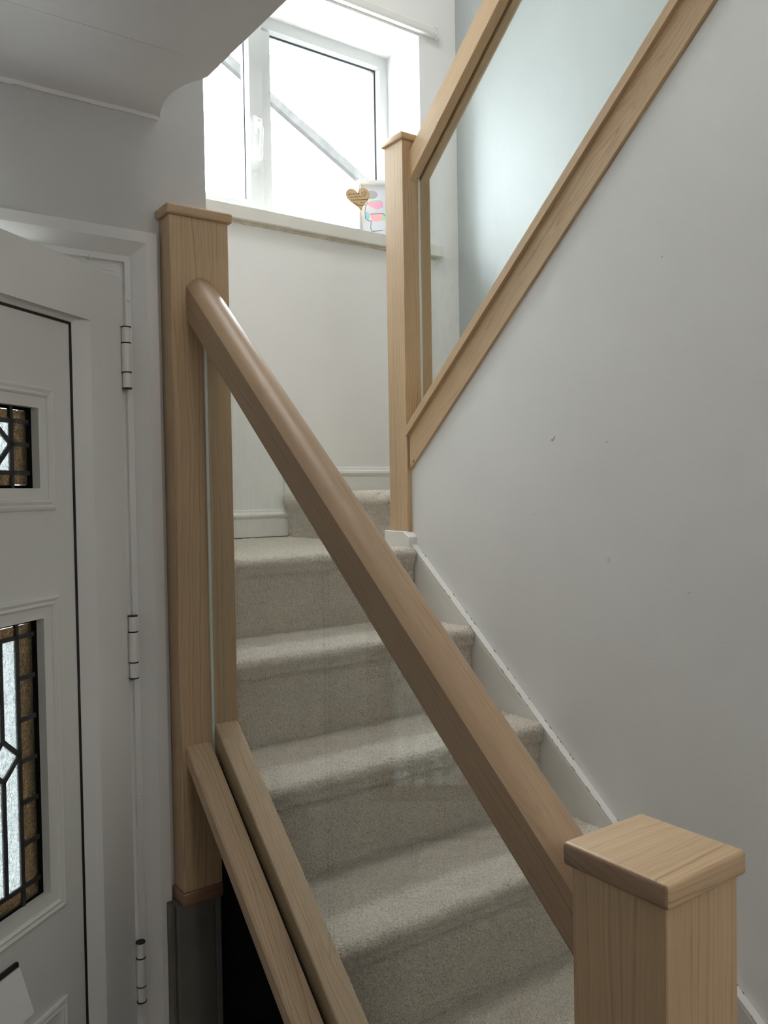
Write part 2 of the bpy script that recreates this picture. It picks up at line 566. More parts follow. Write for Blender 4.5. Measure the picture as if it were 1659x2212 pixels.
# hall ceiling: two boards meeting at a joint, with the bitten edge beside the stairwell
EX = 0.6265
ceil = empty('ceiling', (-0.4, 0.0, CZ), kind='structure')
bm = bmesh.new()
pz_prism(bm, [(-1.5, -2.08), (EX, -2.08), (EX + 0.001, 0.6), (EX, 1.3150), (-1.5, 1.3150)], CZ - 0.0015, 0.93)
mk('ceiling_board', bm, M_ceil, ceil)
bite = [(0.6285, 1.3185), (0.6285, 1.365), (0.624, 1.378), (0.6165, 1.392), (0.609, 1.409), (0.603, 1.432), (0.5995, 1.46), (0.602, 1.495), (0.609, 1.53), (0.619, 1.5615)]
bm = bmesh.new()
pz_prism(bm, [(-1.5, 1.3185)] + bite + [(-1.5, 1.5615)], CZ, 0.93)
mk('ceiling_board', bm, M_ceil, ceil)
bm = bmesh.new()
for i in range(48):      # ragged line of filler where the ceiling meets the door wall
    x0 = -1.45 + i * (0.615 + 1.45) / 48
    h = 0.006 + 0.003 * random.random()
    box(bm, x0, x0 + (0.615 + 1.45) / 48, YD - 0.004 - 0.002 * random.random(), YD - 0.0005, CZ - h, CZ + 0.001)
mk('filler_line', bm, M_ceil, ceil)
# upstairs floors round the stairwell and the wall above the ceiling edge
bm = bmesh.new(); box(bm, 0.505, 0.6265, -2.08, 1.5615, 0.931, TOP)
mk('wall_landing', bm, M_wall, kind='structure')
bm = bmesh.new()
box(bm, 0.628, 1.516, -2.08, -1.45, 0.90, 1.12)
box(bm, 1.602, 2.409, -2.08, 0.55, 0.90, 1.12)
mk('floor_landing', bm, M_ceil, kind='structure')


# ------------------------------------------------------------------ skirtings on the window wall
def skirting(name, x0, x1, z0, z1, y=YB):
    h = z1 - z0
    pr = [(0, 0), (-0.016, 0), (-0.016, h * 0.62), (-0.0135, h * 0.64), (-0.0135, h * 0.68), (-0.018, h * 0.72), (-0.020, h * 0.78), (-0.018, h * 0.85), (-0.010, h * 0.9), (-0.008, h * 0.97), (-0.004, h), (0, h)]
    bm = bmesh.new()
    prism(bm, pr, lambda a, b: (x0, y - 0.0005 + a, z0 + b), lambda a, b: (x1, y - 0.0005 + a, z0 + b))
    return mk(name, bm, M_trim, kind='structure')


N1Z, L2Z = -0.162, -0.010
skirting('baseboard_back', XS + 0.001, 1.552, N1Z + 0.004, -0.060)
skirting('baseboard_back', 1.540, XP - 0.001, L2Z - 0.004, 0.096)

# ------------------------------------------------------------------ window_1
win = empty('window_1', (1.58, 2.99, 1.0), kind='structure')
FY = 2.987
WI0, WI1, WJ0, WJ1 = WX0, WX1, 1.03, WZ1
def ring(bm, x0, x1, z0, z1, wl, wr, wb, wt, y0, y1, cham=0.0):
    """rectangular frame, optional inner chamfer towards the room (y0 is the room side)"""
    o = [(x0, z0), (x1, z0), (x1, z1), (x0, z1)]
    i = [(x0 + wl, z0 + wb), (x1 - wr, z0 + wb), (x1 - wr, z1 - wt), (x0 + wl, z1 - wt)]
    c = [(x0 + wl - cham, z0 + wb - cham), (x1 - wr + cham, z0 + wb - cham), (x1 - wr + cham, z1 - wt + cham), (x0 + wl - cham, z1 - wt + cham)]
    V = lambda p, y: bm.verts.new((p[0], y, p[1]))
    o0, o1 = [V(p, y0) for p in o], [V(p, y1) for p in o]
    c0 = [V(p, y0) for p in c]
    im = [V(p, y0 + cham) for p in i] if cham else None
    i1 = [V(p, y1) for p in i]
    for k in range(4):
        j = (k + 1) % 4
        bm.faces.new((o0[k], o0[j], c0[j], c0[k]))
        bm.faces.new((o1[k], i1[k], i1[j], o1[j]))
        bm.faces.new((o0[k], o1[k], o1[j], o0[j]))
        if cham:
            bm.faces.new((c0[k], c0[j], im[j], im[k]))
            bm.faces.new((im[k], im[j], i1[j], i1[k]))
        else:
            bm.faces.new((c0[k], c0[j], i1[j], i1[k]))

bm = bmesh.new()
ring(bm, WI0, WI1, WJ0, WJ1, 0.055, 0.055, 0.06, 0.06, FY, 3.035, 0.012)
box(bm, 1.592, 1.640, FY, 3.035, WJ0 + 0.06, WJ1 - 0.06)
mk('window_frame', bm, M_winframe, win)
bm = bmesh.new()
ring(bm, 0.895, 1.596, 1.062, 1.832, 0.07, 0.068, 0.07, 0.07, FY - 0.016, FY + 0.03, 0.012)
sash = mk('window_sash', bm, M_winframe, win)
bm = bmesh.new()
ring(bm, 0.963, 1.530, 1.130, 1.764, 0.006, 0.006, 0.006, 0.006, FY + 0.003, FY + 0.014)
mk('glazing_gasket', bm, M_lead, sash)
bm = bmesh.new()
ring(bm, 1.638, 2.160, 1.088, 1.804, 0.006, 0.010, 0.006, 0.010, FY + 0.016, FY + 0.03)
mk('glazing_gasket', bm, M_lead, win)
bm = bmesh.new(); box(bm, 0.964, 1.529, FY + 0.008, FY + 0.012, 1.131, 1.763)
mk('window_pane', bm, M_window_glass, sash)
bm = bmesh.new(); box(bm, 1.641, 2.157, FY + 0.021, FY + 0.025, 1.091, 1.801)
mk('window_pane', bm, M_window_glass, win)
# handle on the sash stile: rose plate, boss and a drooping lever
bm = bmesh.new()
box(bm, 1.553, 1.569, FY - 0.024, FY - 0.016, 1.385, 1.455, 0.004)
hd = mk('window_handle', bm, M_upvc, sash, smooth=True, angle=40)
bm = bmesh.new()
box(bm, 1.551, 1.577, FY - 0.048, FY - 0.024, 1.405, 1.438, 0.006, 3)
pts = [(1.565, -0.046, 1.42, 0.009), (1.567, -0.056, 1.40, 0.0085), (1.567, -0.058, 1.37, 0.007), (1.566, -0.054, 1.33, 0.0075), (1.564, -0.050, 1.295, 0.010), (1.563, -0.048, 1.278, 0.008)]
prev = None
for (x, dy, z, r) in pts:
    cur = [bm.verts.new((x + r * math.cos(a), FY + dy + 0.6 * r * math.sin(a), z)) for a in [k * math.pi / 4 for k in range(8)]]
    if prev:
        for k in range(8):
            bm.faces.new((prev[k], prev[(k + 1) % 8], cur[(k + 1) % 8], cur[k]))
    else:
        bm.faces.new(cur)
    prev = cur
bm.faces.new(prev)
mk('lever', bm, M_upvc, sash, smooth=True, angle=50)
# sill board and the caulk line beneath it
bm = bmesh.new(); box(bm, XS + 0.002, 2.307, YB - 0.028, YB - 0.0005, 0.968, 1.016, 0.003)
box(bm, WX0 + 0.0005, WX1 - 0.0005, YB - 0.002, FY + 0.02, 0.99, 1.0155)
mk('window_sill', bm, M_sill, win)
bm = bmesh.new()
x = 1.02
while x < 2.28:
    l = 0.03 + 0.03 * random.random()
    box(bm, x, min(x + l, 2.28), YB - 0.006 - 0.004 * random.random(), YB - 0.0005, 0.9605 - 0.0015 * random.random(), 0.9675)
    x += l
mk('caulk_line', bm, M_caulk, win)
# blind rail above the opening
bm = bmesh.new()
pr = [(0, 0), (-0.022, 0), (-0.026, 0.008), (-0.026, 0.030), (-0.018, 0.040), (-0.004, 0.044), (0, 0.044)]
prism(bm, pr, lambda a, b: (0.80, YB - 0.001 + a, 1.872 + b), lambda a, b: (2.292, YB - 0.001 + a, 1.872 + b))
br = mk('blind_rail', bm, M_trim, label='white blind rail fixed above the stair window opening', cat='rail')
bm = bmesh.new()
for (x, z) in ((2.283, 1.905), (2.270, 1.904), (2.279, 1.893), (2.286, 1.884)):
    box(bm, x - 0.003, x + 0.003, YB - 0.031, YB - 0.026, z - 0.003, z + 0.003, 0.001)
box(bm, 2.2925, 2.2975, YB - 0.026, YB - 0.001, 1.868, 1.918)
mk('end_bracket', bm, M_trim, br)

# ------------------------------------------------------------------ outside: neighbouring gable, ground, added porch
house = empty('house', (4.4, 8.2, F), 'white rendered neighbouring house seen through the stair window', 'house')
NV = lambda x: 4.125 - 0.535 * (x - 4.30)     # underside of the right verge
apx = 1.4
bm = bmesh.new()
py_prism(bm, [(-4.5, F), (7.3, F), (7.3, NV(7.3)), (apx, NV(apx)), (-4.5, NV(7.3))], 8.02, 14)
mk('gable_wall', bm, plain('white_render', (0.82, 0.82, 0.80), 0.8, 0.3, 60), house)
M_verge = plain('weathered_verge_mortar', (0.017, 0.0165, 0.015), 0.9, 0.8, 40, vary=0.45, vscale=14)
M_rooft = plain('grey_roof_tiles', (0.16, 0.15, 0.14), 0.8, 0.3, 30, vary=0.2)
bm = bmesh.new()
x = apx
while x < 7.6:
    l = 0.10 + 0.07 * random.random()
    h = 0.095 + 0.02 * random.random()
    py_prism(bm, [(x, NV(x)), (x + l, NV(x + l)), (x + l, NV(x + l) + h), (x, NV(x) + h)], 7.95, 8.3)
    x += l * 0.999
mk('verge', bm, M_verge, house)
bm = bmesh.new()
py_prism(bm, [(apx, NV(apx)), (7.6, NV(7.6)), (7.6, NV(7.6) + 0.06), (apx, NV(apx) + 0.06)], 8.3, 14)
py_prism(bm, [(apx, NV(apx)), (apx, NV(apx) + 0.09), (-4.8, NV(7.6) + 0.09), (-4.8, NV(7.6))], 7.95, 14)
mk('roof', bm, M_rooft, house)
bm = bmesh.new(); box(bm, -40, 40, -40, 60, F - 0.35, F - 0.16)
mk('ground', bm, plain('pale_concrete', (0.45, 0.45, 0.43), 0.9), kind='structure')
bm = bmesh.new()
box(bm, -0.62, -0.52, 1.701, 2.75, F, 0.9); box(bm, 0.50, 0.585, 1.701, 1.9, F, 0.9)
box(bm, -0.62, 0.585, 1.701, 2.75, 0.9, 1.0)
box(bm, -0.62, 0.585, 1.701, 2.75, F - 0.12, F)
box(bm, -0.62, 0.10, 2.751, 2.85, F, 1.0)
mk('wall_added_porch', bm, M_wall, kind='structure')  # unseen porch added to limit the daylight coming past the open leaf

# ------------------------------------------------------------------ door_1 : frame fixed to the wall, leaf standing ajar
Dv = Vector((0.78724892, 0.61663533, 0)); Hh = Vector((0.53740248, 1.562, 0)); Nn = Vector((0.61663533, -0.78724892, 0))
L = lambda U, d, z: tuple(Hh - Dv * U + Nn * d + Vector((0, 0, z)))
door = empty('door_1', (0.1, 1.55, F), kind='structure')

bm = bmesh.new()
def ubox(bm, x0, x1, z1, w, y0, y1):
    box(bm, x0, x0 + w, y0, y1, F, z1); box(bm, x1 - w, x1, y0, y1, F, z1); box(bm, x0 + w, x1 - w, y0, y1, z1 - w, z1)
ubox(bm, OX0 + 0.0005, OX1 - 0.0005, OZ - 0.0005, 0.0205, YD - 0.010, YD + 0.06)
def frame_band(bm, a, b, ya, yb_, yback):
    """band between insets a and b of the frame, front face sloping from ya to yb_"""
    x0, x1, zt = OX0, OX1, OZ
    # right jamb
    pz = [(x1 - a, ya), (x1 - b, yb_), (x1 - b, yback), (x1 - a, yback)]
    prism(bm, pz, lambda p, q: (p, q, F), lambda p, q: (p, q, zt - (x1 - p)))
    pz = [(x0 + a, ya), (x0 + b, yb_), (x0 + b, yback), (x0 + a, yback)]
    prism(bm, pz, lambda p, q: (p, q, F), lambda p, q: (p, q, zt - (p - x0)))
    ph = [(a, ya), (b, yb_), (b, yback), (a, yback)]
    prism(bm, ph, lambda p, q: (x0 + p, q, zt - p), lambda p, q: (x1 - p, q, zt - p))
frame_band(bm, 0.0205, 0.0465, YD - 0.010, YD + 0.010, YD + 0.06)
frame_band(bm, 0.0465, 0.0485, YD + 0.006, YD + 0.006, YD + 0.06)
frame_band(bm, 0.0485, 0.0580, YD + 0.004, YD + 0.004, YD + 0.0135)
frame_band(bm, 0.0485, 0.0750, YD + 0.014, YD + 0.014, YD + 0.06)
box(bm, OX0 + 0.07, OX1 - 0.07, YD + 0.016, YD + 0.06, OZ - 0.0855, OZ - 0.0740)
fr = mk('door_frame', bm, M_upvc, door)
for (x, z) in ((0.5520, 0.3628), (0.4841, 0.4335), (0.5525, -0.3234), (0.5525, -0.5644)):
    bm = bmesh.new()
    bmesh.ops.create_uvsphere(bm, u_segments=10, v_segments=6, radius=0.0042, matrix=Matrix.Translation((x, YD + 0.0035, z)) @ Matrix.Diagonal((1, 0.6, 1, 1)))
    mk('screw_cap', bm, M_upvc, fr, smooth=True)

UW = 0.872
# sash border of the leaf, mitred, with the inner face falling back to the slab
ZT, ZB = 0.4026, F + 0.022
def leaf_ring(bm, rings):
    """nested rectangular rings [(U0, U1, z0, z1, d)] joined into one surface"""
    loops = []
    for (a, b, z0, z1, d) in rings:
        loops.append([bm.verts.new(L(*p)) for p in ((a, d, z0), (b, d, z0), (b, d, z1), (a, d, z1))])
    for p, q in zip(loops, loops[1:]):
        for k in range(4):
            j = (k + 1) % 4
            bm.faces.new((p[k], p[j], q[j], q[k]))
    return loops
def rr(m, d):
    return (m, UW - m, ZB + m, ZT - m, d)
bm = bmesh.new()
lp = leaf_ring(bm, [rr(0.125, -0.065), rr(0.0, -0.065), rr(0.0, -0.003), rr(0.003, 0), rr(0.0975, 0), (0.0995, UW - 0.0995, ZB + 0.0975, 0.3185, -0.0015),
                    (0.1230, UW - 0.1230, ZB + 0.115, 0.2985, -0.0190), (0.1250, UW - 0.125, ZB + 0.117, 0.2970, -0.0215), rr(0.125, -0.065)])
leafo = mk('door_leaf', bm, M_upvc, door)
bm = bmesh.new()
leaf_ring(bm, [(0.1245, UW - 0.1245, ZB + 0.117, 0.2975, -0.030), (0.1245, UW - 0.1245, ZB + 0.117, 0.2975, -0.0185), (0.1290, UW - 0.1290, ZB + 0.1215, 0.2935, -0.0185), (0.1290, UW - 0.1290, ZB + 0.1215, 0.2935, -0.030)])
mk('gasket', bm, M_gasket, leafo)
# slab with two window openings
U0, U1 = 0.127, UW - 0.127
G0, G1 = 0.2125, UW - 0.2125
openings = [(0.0137, 0.1437), (-0.651, -0.198)]
bm = bmesh.new()
def lbox(bm, a, b, d0, d1, z0, z1, bev=0, seg=2):
    return box(bm, a, b, d0, d1, z0, z1, bev, seg, xf=lambda c: L(c.x, c.y, c.z))
sz0, sz1 = ZB + 0.118, 0.2965
lbox(bm, U0, G0, -0.06, -0.0205, sz0, sz1); lbox(bm, G1, U1, -0.06, -0.0205, sz0, sz1)
zs = [sz0, openings[1][0], openings[1][1], openings[0][0], openings[0][1], sz1]
for a, b in ((0, 1), (2, 3), (4, 5)):
    lbox(bm, G0, G1, -0.06, -0.0205, zs[a], zs[b])
slab = mk('door_panel', bm, M_leaf, leafo)
# moulded surrounds: stepped profile from the outer edge in to the glass
def surround(a, b, z0, z1, name='moulding', par=None, inner=True):
    bm = bmesh.new()
    P = [(0.0, -0.0205), (0.001, -0.0165), (0.005, -0.0150), (0.008, -0.0165), (0.0095, -0.0180), (0.0115, -0.0165), (0.014, -0.0155), (0.0165, -0.0175), (0.018, -0.0225), (0.0185, -0.0262), (0.0260, -0.0262), (0.0345, -0.0262), (0.0358, -0.034), (0.0358, -0.037)]
    if not inner:
        P = P[:9] + [(0.021, -0.021), (0.030, -0.0205)]
    leaf_ring(bm, [(a + m, b - m, z0 + m, z1 - m, d) for m, d in P])
    return mk(name, bm, M_leaf, par or leafo, smooth=True, angle=28)
surround(0.1765, UW - 0.1765, -0.0225, 0.1795)
surround(0.1765, UW - 0.1765, -0.687, -0.1625)
surround(0.1800, UW - 0.1800, ZB + 0.155, -0.838, inner=False)

# leaded lights: every piece of glass is a part, so is the lead between them
def poly_pane(bm, pts, d0=-0.0375, d1=-0.0345):
    prism(bm, pts, lambda a, b: L(a, d0, b), lambda a, b: L(a, d1, b))
def pane(pts, mat, par):
    bm = bmesh.new(); poly_pane(bm, pts)
    return mk('glass_piece', bm, mat, par)
def came(segs, par, w=0.0036):
    bm = bmesh.new()
    for (a, b) in segs:
        a, b = Vector(a), Vector(b)
        t = (b - a).normalized(); n = Vector((-t.y, t.x)) * w
        q = [a - t * w * 0.4 + n, b + t * w * 0.4 + n, b + t * w * 0.4 - n, a - t * w * 0.4 - n]
        prism(bm, [tuple(v) for v in q], lambda p, r: L(p, -0.0385, r), lambda p, r: L(p, -0.0330, r))
    return mk('lead_came', bm, M_lead, par)
def leaded(z0, z1, lower):
    light = empty_child('leaded_light', leafo, L(0.435, -0.036, z0))
    bm = bmesh.new()      # dark inner edge of the sealed unit
    leaf_ring(bm, [(0.2085, UW - 0.2085, z0 - 0.004, z1 + 0.004, -0.0385), (0.2085, UW - 0.2085, z0 - 0.004, z1 + 0.004, -0.0350), (0.2240, UW - 0.2240, z0 + 0.005, z1 - 0.005, -0.0345), (0.2240, UW - 0.2240, z0 + 0.005, z1 - 0.005, -0.0385)])
    mk('spacer', bm, M_black, light)
    B0, B1, B2, B3 = 0.2245, 0.2606, UW - 0.2606, UW - 0.2245
    segs = []
    if not lower:
        c0, c1 = z0 + 0.0245, z1 - 0.0235
    else:
        c0, c1 = z0 + 0.030, z1 - 0.024
    e = 0.003
    cols = [B1 + i * (B2 - B1) / 4 for i in range(5)]
    for a, b in zip(cols, cols[1:]):
        for (za, zb_) in ((z0 + 0.003, c0), (c1, z1 - 0.003)):
            pane([(a + e, za + e * 0.5), (b - e, za + e * 0.5), (b - e, zb_ - e), (a + e, zb_ - e)], M_pane_amber, light)
    rows = [c0, 0.0835, c1] if not lower else [c0 + i * (c1 - c0) / 6 for i in range(7)]
    full = [z0 + 0.003] + rows + [z1 - 0.003]
    for (a, b) in ((B0, B1), (B2, B3)):
        for za, zb_ in zip(full, full[1:]):
            pane([(a + e * 0.4, za + e), (b - e, za + e), (b - e, zb_ - e), (a + e * 0.4, zb_ - e)], M_pane_amber, light)
    segs += [((B1, z0), (B1, z1)), ((B2, z0), (B2, z1)), ((B0 - .002, c0), (B3 + .002, c0)), ((B0 - .002, c1), (B3 + .002, c1))]
    for r in rows[1:-1]:
        segs += [((B0 - .002, r), (B1, r)), ((B2, r), (B3 + .002, r))]
    for c in cols[1:-1]:
        segs += [((c, z0), (c, c0)), ((c, c1), (c, z1))]
    if not lower:
        n = 4; w = (B2 - B1) / n; zm = 0.0835
        for i in range(n):
            a, b = B1 + i * w, B1 + (i + 1) * w; m = (a + b) / 2
            pane([(a + e, zm), (m, c1 - e), (b - e, zm), (m, c0 + e)], M_pane_clear, light)
            segs += [((a, zm), (m, c1)), ((m, c1), (b, zm)), ((b, zm), (m, c0)), ((m, c0), (a, zm))]
        for i in range(n + 1):
            c = B1 + i * w
            a = max(B1, c - w / 2) ; b = min(B2, c + w / 2)
            pane([(a, c1 - .001), (b, c1 - .001), (c, zm + 0.002)], M_pane_clear, light)
            pane([(a, c0 + .001), (b, c0 + .001), (c, zm - 0.002)], M_pane_clear, light)
    else:
        zm = -0.4094; hw = 0.0372; hh = 0.0318
        cs = [B1 + hw, B1 + 3 * hw, B2 - 3 * hw, B2 - hw]
        edges = [B1, B1 + 2 * hw, B1 + 4 * hw, B2 - 4 * hw, B2 - 2 * hw, B2]
        segs += [((x, c0), (x, c1)) for x in edges[1:-1]]
        pane([(edges[2] + e, c0 + e), (edges[3] - e, c0 + e), (edges[3] - e, c1 - e), (edges[2] + e, c1 - e)], M_pane_clear, light)
        for c in cs:
            pane([(c - hw, zm), (c, zm + hh), (c + hw, zm), (c, zm - hh)], M_pane_clear, light)
            segs += [((c - hw, zm), (c, zm + hh)), ((c, zm + hh), (c + hw, zm)), ((c + hw, zm), (c, zm - hh)), ((c, zm - hh), (c - hw, zm)), ((c, zm + hh), (c, c1)), ((c, zm - hh), (c, c0))]
            for s in (-1, 1):
                o = c + s * (hw - e)
                pane([(o, c1 - e), (o, zm + 0.001), (c + s * 0.0005, zm + hh), (c + s * 0.0005, c1 - e)], M_pane_clear, light)
                pane([(o, c0 + e), (o, zm - 0.001), (c + s * 0.0005, zm - hh), (c + s * 0.0005, c0 + e)], M_pane_clear, light)
    came(segs, light)

def empty_child(name, parent, loc):
    return put(name, None, parent, loc)
leaded(0.0137, 0.1437, False)
leaded(-0.651, -0.198, True)

# letterbox: black plate with a white flap standing slightly open
bm = bmesh.new(); lbox(bm, 0.2985, UW - 0.2985, -0.0203, -0.0135, -0.795, -0.7165, 0.003)
mk('letterbox_plate', bm, M_gasket, leafo)
bm = bmesh.new()
fl = [(-0.0130, -0.7235), (-0.0090, -0.7225), (0.0125, -0.7830), (0.0150, -0.7900), (0.0110, -0.7925), (0.0080, -0.7860)]
prism(bm, fl, lambda a, b: L(0.3035, a, b), lambda a, b: L(UW - 0.3035, a, b))
mk('letterbox_flap', bm, M_upvc, leafo)
# flag hinges
def tube(bm, x, y, z0, z1, r, n=14):
    prism(bm, [(x + r * math.cos(2 * math.pi * k / n), y + r * math.sin(2 * math.pi * k / n)) for k in range(n)], lambda a, b: (a, b, z0), lambda a, b: (a, b, z1))
for (za, zb_) in ((0.3124, 0.1946), (-0.2221, -0.3430), (-0.8364, -0.9540)):
    hx, hy = 0.5425, 1.5555
    ln = 0.031
    bm = bmesh.new()
    tube(bm, hx, hy, za - ln, za - 0.0035, 0.0078); tube(bm, hx, hy, zb_ + 0.0035, zb_ + ln, 0.0078)
    tube(bm, hx, hy, zb_ + ln + 0.002, za - ln - 0.002, 0.0088)
    hg = mk('hinge', bm, M_upvc, fr, smooth=True, angle=40)
    bm = bmesh.new()
    for z in (za - 0.0035, za - ln - 0.002, zb_ + ln, zb_ + 0.0015):
        tube(bm, hx, hy, z, z + 0.0022, 0.0090)
    hc = mk('hinge_washer', bm, M_gasket, fr)
# door handle on the free edge side
bm = bmesh.new(); lbox(bm, 0.80, 0.832, 0.0005, 0.010, -0.66, -0.44, 0.004)
lbox(bm, 0.70, 0.826, 0.045, 0.060, -0.515, -0.495, 0.005); lbox(bm, 0.808, 0.824, 0.010, 0.05, -0.513, -0.497, 0.003)
mk('door_handle', bm, M_steel, leafo)

# ------------------------------------------------------------------ staircase: carpeted steps, landings, strings
GO, RI = 0.2427, 0.2
N1Y = 1.9105
stairs = empty('staircase', (1.1, 1.5, F), 'beige carpeted winding staircase with a white painted wall string', 'staircase')


def carpet_surface(name, path, x0, x1, frame, step=0.0032, amp=0.0022, par=None, label=None):
    """path: 2-D polyline (a, b) of the carpet section, swept from x0 to x1; frame(t, a, b) -> xyz. Pile is real relief."""
    P = [Vector(p) for p in path]
    pts = []
    for a, b in zip(P, P[1:]):
        n = max(1, int((b - a).length / step))
        for i in range(n):
            pts.append(a.lerp(b, i / n))
    pts.append(P[-1])
    nu, nv = int((x1 - x0) / step) + 1, len(pts)
    pa = np.array([[p.x, p.y] for p in pts])
    tg = np.gradient(pa, axis=0)
    nr = np.stack([-tg[:, 1], tg[:, 0]], 1)
    nr /= np.linalg.norm(nr, axis=1)[:, None] + 1e-9
    t = np.linspace(x0, x1, nu)
    T, K = np.meshgrid(t, np.arange(nv), indexing='ij')
    disp = rng.uniform(-amp, amp, T.shape)
    s = K * step
    disp += 0.0009 * np.sin(T * 61 + 3 * np.sin(s * 40)) * np.sin(s * 73 + 2 * np.sin(T * 17))
    # rounded ends where the carpet tucks in at the sides
    e = np.minimum(T - x0, x1 - T)
    disp -= 0.006 * np.exp(-e / 0.004)
    A = pa[K, 0] + nr[K, 0] * disp
    Bb = pa[K, 1] + nr[K, 1] * disp
    jit = rng.uniform(-0.4, 0.4, T.shape) * step
    jit[0] = jit[-1] = 0
    co = np.array(frame(T + jit, A, Bb)).transpose(1, 2, 0).reshape(-1, 3)
    idx = np.arange(nu * nv).reshape(nu, nv)
    q = np.stack([idx[:-1, :-1], idx[1:, :-1], idx[1:, 1:], idx[:-1, 1:]], -1).reshape(-1, 4)
    # back board under the carpet closes the volume
    org = Vector((float(co[:, 0].mean()), float(co[:, 1].mean()), float(co[:, 2].min())))
    co = co - np.array(org)
    me = bpy.data.meshes.new(name)
    me.from_pydata(co.tolist(), [], q.tolist())
    me.materials.append(M_carpet)
    me.polygons.foreach_set('use_smooth', [True] * len(me.polygons))
    me.update()
    o = put(name, me, par, org)
    sol = o.modifiers.new('thickness', 'SOLIDIFY')
    sol.thickness = 0.012
    sol.offset = -1 if True else 1
    return tag(o, label)


def nose(y, z, zlow, depth_end):
    """riser foot -> riser -> rounded nosing -> tread, in (y, z)"""
    j = 0.016
    r = 0.021
    pr = [(y + j, zlow), (y + j, z - 0.062), (y + j - 0.003, z - 0.052), (y + 0.006, z - 0.044)]
    pr += [(y + r + 0.001 - (r) * math.cos(math.radians(a)) , z - 0.019 + 0.019 * math.sin(math.radians(a))) for a in range(-35, 91, 12)]
    pr += [(depth_end, z + 0.0)]
    return pr


XL, XR = 0.7345, 1.4965
YFR = lambda T, A, B: (T, A, B)
for k in range(1, 8):
    if k == 7:
        break
    y, z = N1Y - k * GO, N1Z - k * RI
    carpet_surface('step', nose(y, z, z - RI - 0.004, y + GO + 0.018), XL, XR, YFR, par=stairs)
# first landing (quarter turn) : its nosing is the top riser of the flight
carpet_surface('landing', nose(N1Y, N1Z, N1Z - RI - 0.004, YB - 0.016), XL, 1.562, YFR, step=0.005, amp=0.0018, par=stairs) if False else None
pl = nose(N1Y, N1Z, N1Z - RI - 0.004, 2.06)
carpet_surface('step', pl, XL, XR, YFR, par=stairs)
carpet_surface('landing', [(2.055, N1Z - 0.001), (YB - 0.017, N1Z)], XS + 0.002, 1.565, YFR, step=0.005, amp=0.0016, par=stairs)
bm = bmesh.new(); box(bm, XS + 0.002, 0.7340, 1.7, 2.06, N1Z - 0.1, N1Z - 0.002)
mk('landing_edge', bm, M_carpet, stairs)
# second landing, its riser faces left across the quarter turn
XF = lambda T, A, B: (A, T, B)
pth = [(1.556, N1Z - 0.004), (1.556, L2Z - 0.058), (1.552, L2Z - 0.046)] + [(1.560 - 0.020 * math.cos(math.radians(a)), L2Z - 0.020 + 0.020 * math.sin(math.radians(a))) for a in range(-35, 91, 12)] + [(XP - 0.002, L2Z)]
carpet_surface('landing', pth, 2.050, YB - 0.019, lambda T, A, B: (A, T + 0.0 * A, B), step=0.0042, amp=0.0022, par=stairs)
# upper flight behind the wall
for k in range(6):
    y, z = 2.045 - k * 0.2427, L2Z + 0.19 * (k + 1)
    bm = bmesh.new()
    box(bm, 1.602, XP - 0.001, y - 0.2427 - 0.03, y, z - 0.20, z, 0.012, 3)
    mk('upper_step', bm, M_carpet, stairs, smooth=True, angle=40)

# white string on the wall, its ledge chipped along the plaster
SS = 0.8264
sl = lambda y: -0.1385 - SS * (Y2 - y)
bm = bmesh.new()
yb0 = 0.35
px_prism(bm, [(1.945, sl(1.945)), (yb0, sl(yb0)), (yb0, max(F, sl(yb0) - 0.33)), (1.945, sl(1.945) - 0.33)], 1.4975, XE - 0.0005)
px_prism(bm, [(1.945, sl(1.945) - 0.008), (yb0, sl(yb0) - 0.008), (yb0, sl(yb0) - 0.3), (1.945, sl(1.945) - 0.3)], 1.4970, 1.4976)
strg = mk('stringer', bm, M_trim, stairs, label='white painted wall string')
bm = bmesh.new()
for i in range(44):
    y = random.uniform(0.5, 1.93)
    l = random.choice((0.002, 0.003, 0.005, 0.010)) * random.uniform(0.5, 1.2)
    z = sl(y)
    px_prism(bm, [(y, z - 0.0005), (y + l, z + SS * l - 0.0005), (y + l, z + SS * l + 0.0004), (y, z + 0.0004)], 1.4973, 1.4982)
for i in range(26):
    y = random.uniform(0.5, 1.93); l = random.uniform(0.002, 0.007); z = sl(y)
    px_prism(bm, [(y, z), (y + l, z + SS * l), (y + l, z + SS * l + 0.001), (y, z + 0.001)], XE - 0.0015, XE - 0.0004)
mk('chipped_edge', bm, M_chip, stairs, kind='stuff')
# old painted newel stub carrying the turn newel
bm = bmesh.new()
px_prism(bm, [(1.940, sl(1.94)), (1.940, -0.133), (1.965, -0.1175), (2.058, -0.1175), (2.058, -0.36), (1.940, -0.36)], 1.4860, 1.5990)
bevel_all(bm, 0.0015, 1)
mk('newel_stub', bm, M_trim, stairs, label='white painted stub under the turn newel')
# black panel put in for the unlit void below the glass balustrade
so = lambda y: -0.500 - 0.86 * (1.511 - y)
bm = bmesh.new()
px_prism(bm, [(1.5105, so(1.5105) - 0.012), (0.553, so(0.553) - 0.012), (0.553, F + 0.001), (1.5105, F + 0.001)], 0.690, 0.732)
mk('dark_void_panel', bm, M_black, stairs, label='black panel standing in for the unlit void under the stairs')

